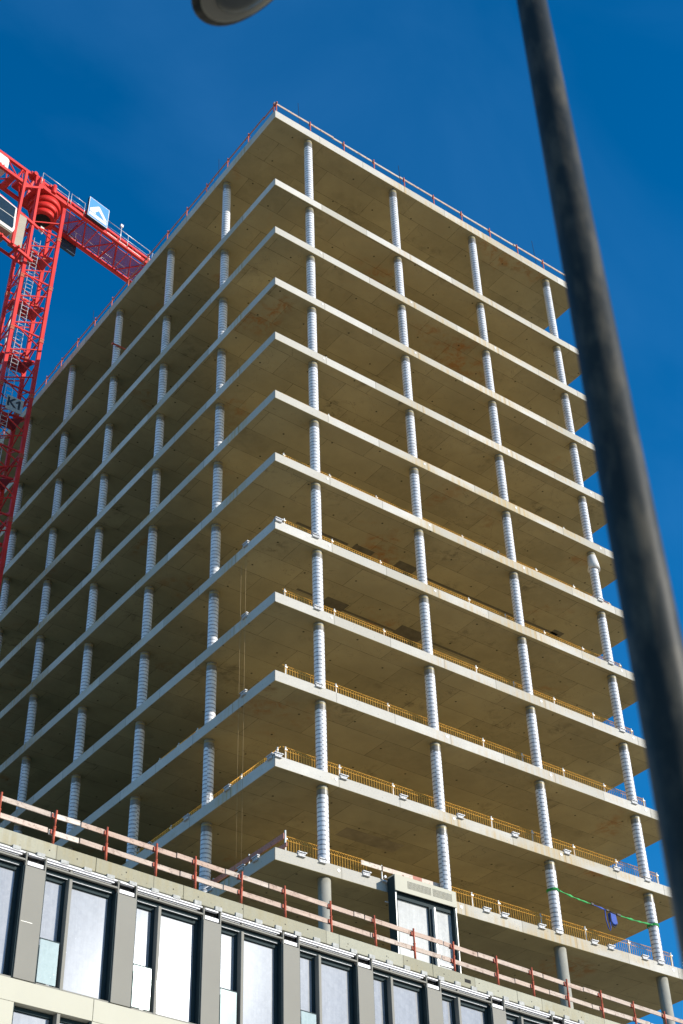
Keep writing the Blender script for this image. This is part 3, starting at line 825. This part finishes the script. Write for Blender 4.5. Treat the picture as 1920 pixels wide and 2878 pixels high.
lugm = MB().box((-0.125, -0.125, -0.16), (0.125, 0.125, -0.09)).box((-0.125, -0.125, 0.06), (0.125, 0.125, 0.13)).box((-0.11, -0.11, -0.09), (0.11, 0.11, 0.06)).mesh('joint_lug', M['redpost'])
z = 69.55
while z > 20:
    for (sx, sy) in corners: mkobj('joint_lug', lugm, crane, (sx * HW, sy * HW, z))
    z -= SEC
b = MB()
for x in (-0.45, -0.05): b.tube([(x, -0.55, 2), (x, -0.55, h - 3.2)], 0.022, 6)
z = 2
while z < h - 3.4: b.tube([(-0.45, -0.55, z), (-0.05, -0.55, z)], 0.016, 5, caps=False); z += 0.30
z = 3
while z < h - 3.5:
    b.tube([(-0.25 + 0.36 * math.cos(a), -0.20 + 0.36 * math.sin(a), z) for a in [k * math.pi / 5 + 0.2 for k in range(6)]], 0.014, 4); z += 0.9
b.build('ladder', M['ladder'], crane)
rnd = random.Random(4)
for kx in range(3):
    pts = []; z = h - 3
    while z > 4: pts.append((-HW + 0.30 + 0.12 * kx + rnd.uniform(-0.06, 0.06), HW - 0.45 - 0.2 * kx + rnd.uniform(-0.06, 0.06), z)); z -= 1.1
    MB().tube(pts, (0.055, 0.03, 0.025)[kx], 6).build('supply_cable', M['white'] if kx < 2 else M['black'], crane)
sg = MB().box((-0.48, -0.02, -0.49), (0.48, 0.02, 0.49)).build('number_sign', M['foam'], crane, (0.0, -HW - 0.15, 55.68))

def text_mesh(txt, size, mat, name, bold=0.0):
    cu_ = bpy.data.curves.new(name, 'FONT'); cu_.body = txt; cu_.size = size; cu_.extrude = 0.004; cu_.offset = bold
    cu_.align_x = 'CENTER'; cu_.align_y = 'CENTER'
    tmp = bpy.data.objects.new(name, cu_); COL.objects.link(tmp)
    bpy.context.view_layer.update()
    me = bpy.data.meshes.new_from_object(tmp)
    bpy.data.objects.remove(tmp); bpy.data.curves.remove(cu_)
    me.name = name; me.materials.clear(); me.materials.append(mat)
    return me
tx = mkobj('lettering', text_mesh('K', 0.84, M['text'], 'lettering', 0.02), sg, (-0.20, -0.028, 0.03)); tx.rotation_euler = (math.pi / 2, 0, 0)
MB().prism([(-0.05, -0.29), (0.07, -0.29), (0.07, 0.31), (-0.02, 0.31), (-0.19, 0.15), (-0.19, 0.05), (-0.05, 0.13)], (0.24, -0.034, 0.03), Vector((1, 0, 0)), Vector((0, 0, 1)), Vector((0, 1, 0)), 0.01).build('lettering', M['text'], sg)

# turntable and everything that slews, in the jib frame
JD = Vector((0.983212, 0.182466, 0)); JA = math.atan2(JD.y, JD.x)
J = Matrix.Rotation(JA, 4, 'Z')
def jb(b, name, mat, parent=None, bev=0):
    """jib frame: x along the jib, y away from the viewer side, z up"""
    o = mkobj(name, b.mesh(name, mat), parent or crane)
    if parent is None: o.rotation_euler.z = JA
    if bev: bevel(o, bev, 2)
    return o
b = MB().tube([(0, 0, 71.6), (0, 0, 71.95)], 0.74, 28).tube([(0, 0, 72.0), (0, 0, 72.45)], 0.86, 32).tube([(0, 0, 72.45), (0, 0, 72.9)], 0.98, 32)
jb(b, 'slewing_ring', M['crane'])
jb(MB().tube([(0, 0, 71.57), (0, 0, 71.61)], 0.50, 20), 'slewing_hole', M['dark'])
b = MB().box((-1.25, -1.05, 72.92), (1.05, -0.93, 73.2)).box((-1.25, 0.93, 72.92), (1.05, 1.05, 73.2)).box((-1.25, -0.925, 72.95), (1.05, 0.925, 73.05))
b.box((-1.2, -1.0, 73.2), (-0.9, -0.6, 73.8)).box((-0.4, -0.9, 73.06), (0.1, -0.4, 73.9)).tube([(-0.2, -1.05, 73.06), (-0.2, -1.05, 73.75)], 0.16, 12)
jb(b, 'turntable', M['crane'], bev=0.02)
# head frame between jib and counter jib
b = MB()
for y in (-0.45, 0.45):
    b.bar((-1.1, y, 73.1), (-1.0, y * 0.3, 74.8), 0.16); b.bar((0.9, y, 73.1), (-0.9, y * 0.3, 74.8), 0.10)
b.box((-1.4, -0.16, 74.62), (-0.8, 0.16, 74.9)).tube([(-1.15, -0.3, 74.76), (-1.15, 0.3, 74.76)], 0.15, 14)
jb(b, 'head_frame', M['crane'], bev=0.015)
JL = 40.0
b = MB()
for y in (-1.0, 1.0): b.bar((0.9, y, 73.0), (JL, y, 73.0), 0.20, 0.24)
b.bar((-0.9, 0, 74.78), (JL - 0.8, 0, 74.9), 0.17, 0.17)
jb(b, 'jib_chord', M['crane'])
b = MB(); x = 1.2; k = 0
while x < JL - 1.3:
    s_ = -1 if k % 2 else 1
    b.tube([(x, s_ * 1.0, 72.98), (x + 1.25, -s_ * 1.0, 72.98)], 0.045, 6, caps=False)
    b.tube([(x, -1.0, 73.0), (x, 1.0, 73.0)], 0.045, 6, caps=False) if k % 2 else None
    for y in (-1, 1):
        b.tube([(x, y, 73.0), (x + 0.62, 0, 74.85)], 0.04, 6, caps=False); b.tube([(x + 1.25, y, 73.0), (x + 0.62, 0, 74.85)], 0.04, 6, caps=False)
    x += 1.25; k += 1
jb(b, 'jib_bracing', M['crane'])
# expanded metal walkway inside the jib: thin bars with gaps
b = MB(); x = 1.1
while x < 22: b.box((x, -0.60, 73.06), (x + 0.022, 0.75, 73.08)); x += 0.045
b.box((1.1, -0.62, 73.04), (22, -0.58, 73.09)).box((1.1, 0.73, 73.04), (22, 0.77, 73.09))
jb(b, 'walkway', M['crate'])
b = MB(); xs = [0.85, 2.0]
def handrail(x0, x1, n, y=-1.12, z=73.1):
    for k in range(n + 1):
        xx = x0 + (x1 - x0) * k / n; b.tube([(xx, y, z), (xx, y, z + 1.0)], 0.022, 5)
    b.tube([(x0, y, z + 1.0), (x1, y, z + 1.0)], 0.022, 5); b.tube([(x0, y, z + 0.5), (x1, y, z + 0.5)], 0.015, 5)
handrail(-1.15, 0.85, 1); handrail(1.05, 2.1, 1); handrail(3.8, 7.4, 2); handrail(7.6, 16, 4); handrail(1.1, 9.5, 4, 1.12)
b.tube([(5.0, -1.12, 73.1), (5.0, -1.12, 74.6)], 0.03, 6).box((4.9, -1.17, 74.4), (5.1, -1.07, 74.6))
jb(b, 'walkway_handrail', M['ladder'])
# lettering band along the near chord, too small to read
b = MB(); rnd = random.Random(9)
for a, c in ((4.0, 4.75), (4.95, 5.5), (5.7, 6.7)):
    x = a
    while x < c:
        wd = rnd.uniform(0.05, 0.10); b.box((x, -1.1045, 73.02), (x + wd, -1.101, 73.09)); x += wd + 0.03
jb(b, 'chord_lettering', M['white'])
# blue roof sign with white gable emblem
SX0, SX1, SZ0, SZ1 = 2.22, 3.78, 73.02, 74.72
sgn = jb(MB().box((SX0, -1.34, SZ0), (SX1, -1.15, SZ1)), 'roof_sign', M['navy'], bev=0.01)
ux, uz, uy = Vector((1, 0, 0)), Vector((0, 0, 1)), Vector((0, 1, 0))
def on_sign(polys, name, mat, y, t):
    b = MB()
    for p in polys: b.prism(p, (SX0, y, SZ0), ux, uz, uy, t)
    return mkobj(name, b.mesh(name, mat), sgn)
SW, SH = SX1 - SX0, SZ1 - SZ0
on_sign([[(0, 0), (SW, 0), (SW, SH), (0, SH)]], 'sign_border', M['white'], -1.348, 0.006)
on_sign([[(0.04, 0.04), (SW - 0.04, 0.04), (SW - 0.04, SH - 0.04), (0.04, SH - 0.04)]], 'sign_face', M['blue'], -1.354, 0.005)
on_sign([[(0.10, 0.16), (SW - 0.10, 0.16), (SW - 0.10, 0.44), (0.10, 0.44)],
         [(0.10, 0.50), (0.62, 0.50), (0.52, 0.62), (0.78, 0.95), (1.22, 0.50), (SW - 0.10, 0.50), (SW - 0.10, 0.56), (0.80, 1.34), (0.72, 1.34), (0.10, 0.72)]], 'gable_emblem', M['white'], -1.360, 0.005)
jb(MB().box((2.0, 1.15, 72.15), (3.4, 1.34, 73.6)), 'far_sign', M['navy'], bev=0.01)
b = MB()
for x in (2.5, 3.5): b.bar((x, -1.14, 73.2), (x, -1.0, 73.1), 0.06); b.bar((x, -1.14, 74.5), (x, -0.5, 73.9), 0.05)
jb(b, 'sign_bracket', M['crane'])
# counter jib with winch house and counterweights
b = MB()
for y in (-0.62, 0.62): b.bar((-1.2, y, 72.75), (-14, y, 72.75), 0.18, 0.22)
b.bar((-1.2, 0, 74.72), (-12.5, 0, 74.6), 0.20, 0.20)
jb(b, 'counter_jib_chord', M['crane'])
b = MB(); x = -1.4; k = 0
while x > -13.5:
    s_ = -1 if k % 2 else 1
    b.tube([(x, s_ * 0.62, 72.74), (x - 1.1, -s_ * 0.62, 72.74)], 0.05, 6, caps=False)
    for y in (-0.62, 0.62):
        b.tube([(x, y, 72.8), (x - 0.55, 0, 74.6)], 0.045, 6, caps=False); b.tube([(x - 1.1, y, 72.8), (x - 0.55, 0, 74.6)], 0.045, 6, caps=False)
    x -= 1.1; k += 1
b.box((-2.9, -0.55, 72.62), (-2.6, 0.55, 72.9)).box((-2.3, -0.3, 72.9), (-1.5, 0.3, 73.2))
jb(b, 'counter_jib_bracing', M['crane'])
jb(MB().box((-6.2, -0.5, 72.95), (-3.1, 0.5, 74.15)), 'winch_house', M['white'], bev=0.22)
jb(MB().box((-13.6, -0.6, 70.6), (-12.0, 0.6, 72.6)).box((-11.9, -0.6, 70.6), (-10.4, 0.6, 72.6)), 'counterweight', M['beam'], bev=0.03)
# operator cab below the counter jib on the viewer side
cab = jb(MB().prism([(-4.45, 66.75), (-2.75, 66.75), (-2.65, 67.1), (-2.75, 68.85), (-4.3, 69.0), (-4.6, 68.0)], (0, -1.8, 0), Vector((1, 0, 0)), Vector((0, 0, 1)), Vector((0, 1, 0)), 1.25), 'operator_cab', M['white'], bev=0.07)
def sub(b, nm, mt, bev=0):
    o = mkobj(nm, b.mesh(nm, mt), cab)
    if bev: bevel(o, bev, 2)
    return o
XX, ZZ, YY = Vector((1, 0, 0)), Vector((0, 0, 1)), Vector((0, 1, 0))
sub(MB().prism([(-4.42, 67.92), (-2.86, 67.92), (-2.88, 68.72), (-4.24, 68.84)], (0, -1.815, 0), XX, ZZ, YY, 0.02), 'cab_window', M['cab'])
sub(MB().prism([(-4.36, 67.0), (-2.84, 67.0), (-2.80, 67.2), (-2.86, 67.86), (-4.46, 67.86)], (0, -1.815, 0), XX, ZZ, YY, 0.02), 'cab_window', M['cab'])
sub(MB().box((-4.40, -1.72, 66.70), (-2.80, -0.62, 66.76)), 'cab_floor', M['beige'])
sub(MB().box((-2.45, -1.3, 66.6), (-1.75, -0.9, 69.2)), 'equipment_box', M['beige'])
b = MB()
for z in (66.45, 69.3):
    b.bar((-4.5, -1.5, z), (-0.8, -1.1, z), 0.14, 0.18)
    b.bar((-4.5, -0.5, z), (-0.8, -0.5, z), 0.12, 0.16)
b.bar((-2.4, -1.35, 66.4), (-2.4, -1.35, 72.8), 0.16); b.bar((-1.2, -1.15, 66.4), (-1.2, -1.0, 72.9), 0.16); b.bar((-2.4, -1.35, 71.5), (-1.0, -1.0, 72.9), 0.12)
for x in (-4.4, -3.2, -2.0): b.bar((x, -1.5, 66.45), (x, -0.5, 66.45), 0.12)
jb(b, 'cab_frame', M['crane'])
# work light and gear boxes under the slewing ring
jb(MB().box((-0.2, -0.35, 70.35), (0.05, -0.15, 70.65)).bar((0.2, -0.1, 70.85), (-0.05, -0.3, 70.1), 0.05).box((0.15, -0.15, 70.75), (0.3, 0.1, 70.87)), 'work_light', M['white'])

# ------------------------------------------------------------------ street lamp close to the camera
lx, ly = -21.29, -32.895
lamp = empty('street_lamp', (lx, ly, GZ), 'close dark grey street lamp with drop shaped head, post crossing the right side', 'street lamp')
def rad(z): return 0.084 - (z + 17.5) * 0.0052
zs = [GZ + k * 0.8 for k in range(12)] + [-13.15]
zs = [z for z in zs if z <= -13.15]
MB().tube([(0, 0, z - GZ) for z in zs], [rad(z) for z in zs], 48).build('pole', M['pole'], lamp)
MB().tube([(0, 0, 0), (0, 0, 0.35)], [0.19, 0.125], 32).build('pole_collar', M['pole'], lamp)
tip = Vector((-22.33, -31.54, -13.72)); top_ = Vector((lx, ly, -13.2))
ad = Vector((tip.x - lx, tip.y - ly, 0)); AL = ad.length; ad.normalize()
HEAD_L = 0.62
arm_end = top_ + ad * (AL - HEAD_L)
HZ = -13.685
MB().tube([(0, 0, -13.6 - GZ), (0, 0, -13.25 - GZ), tuple(ad * 0.10 + Vector((0, 0, -13.12 - GZ))), tuple(ad * 0.3 + Vector((0, 0, -13.1 - GZ))), tuple(ad * (AL - HEAD_L + 0.1) + Vector((0, 0, HZ + 0.19 - GZ)))], [0.062, 0.05, 0.04, 0.036, 0.034], 20).build('arm', M['pole'], lamp)
def head(name, mat, zscale_up, zscale_dn, k=1.0, dz=0.0, parent=None, open_=False):
    # teardrop outline: narrow at the arm, round at the tip
    b = MB(); nu, nv = 40, 14; v = []; f = []
    for j in range(nv + 1):
        phi = -math.pi / 2 + math.pi * j / nv
        for i in range(nu):
            a = 2 * math.pi * i / nu
            cx_ = math.cos(a); wd = 0.175 * (1 + 0.28 * cx_) * k
            r_ = math.cos(phi); z = math.sin(phi); z = z * (zscale_up if z > 0 else zscale_dn)
            v.append((cx_ * HEAD_L / 2 * k * r_, math.sin(a) * wd * r_, z + dz))
    for j in range(nv):
        for i in range(nu): f.append((j * nu + i, j * nu + (i + 1) % nu, (j + 1) * nu + (i + 1) % nu, (j + 1) * nu + i))
    b._add(v, f, 0, True)
    return b.mesh(name, mat)
hc = Vector((lx, ly, 0)) + ad * (AL - HEAD_L / 2)
ho = mkobj('lamp_head', head('lamp_head', M['pole'], 0.11, 0.035), lamp, Vector((hc.x - lx, hc.y - ly, HZ + 0.10 - GZ))); ho.rotation_euler = (0, R(20), math.atan2(ad.y, ad.x))
mkobj('lamp_rim', head('lamp_rim', M['core'], 0.02, 0.02, 0.86, -0.026), ho)
mkobj('lamp_bowl', head('lamp_bowl', M['lens'], 0.02, 0.055, 0.62, -0.035), ho)
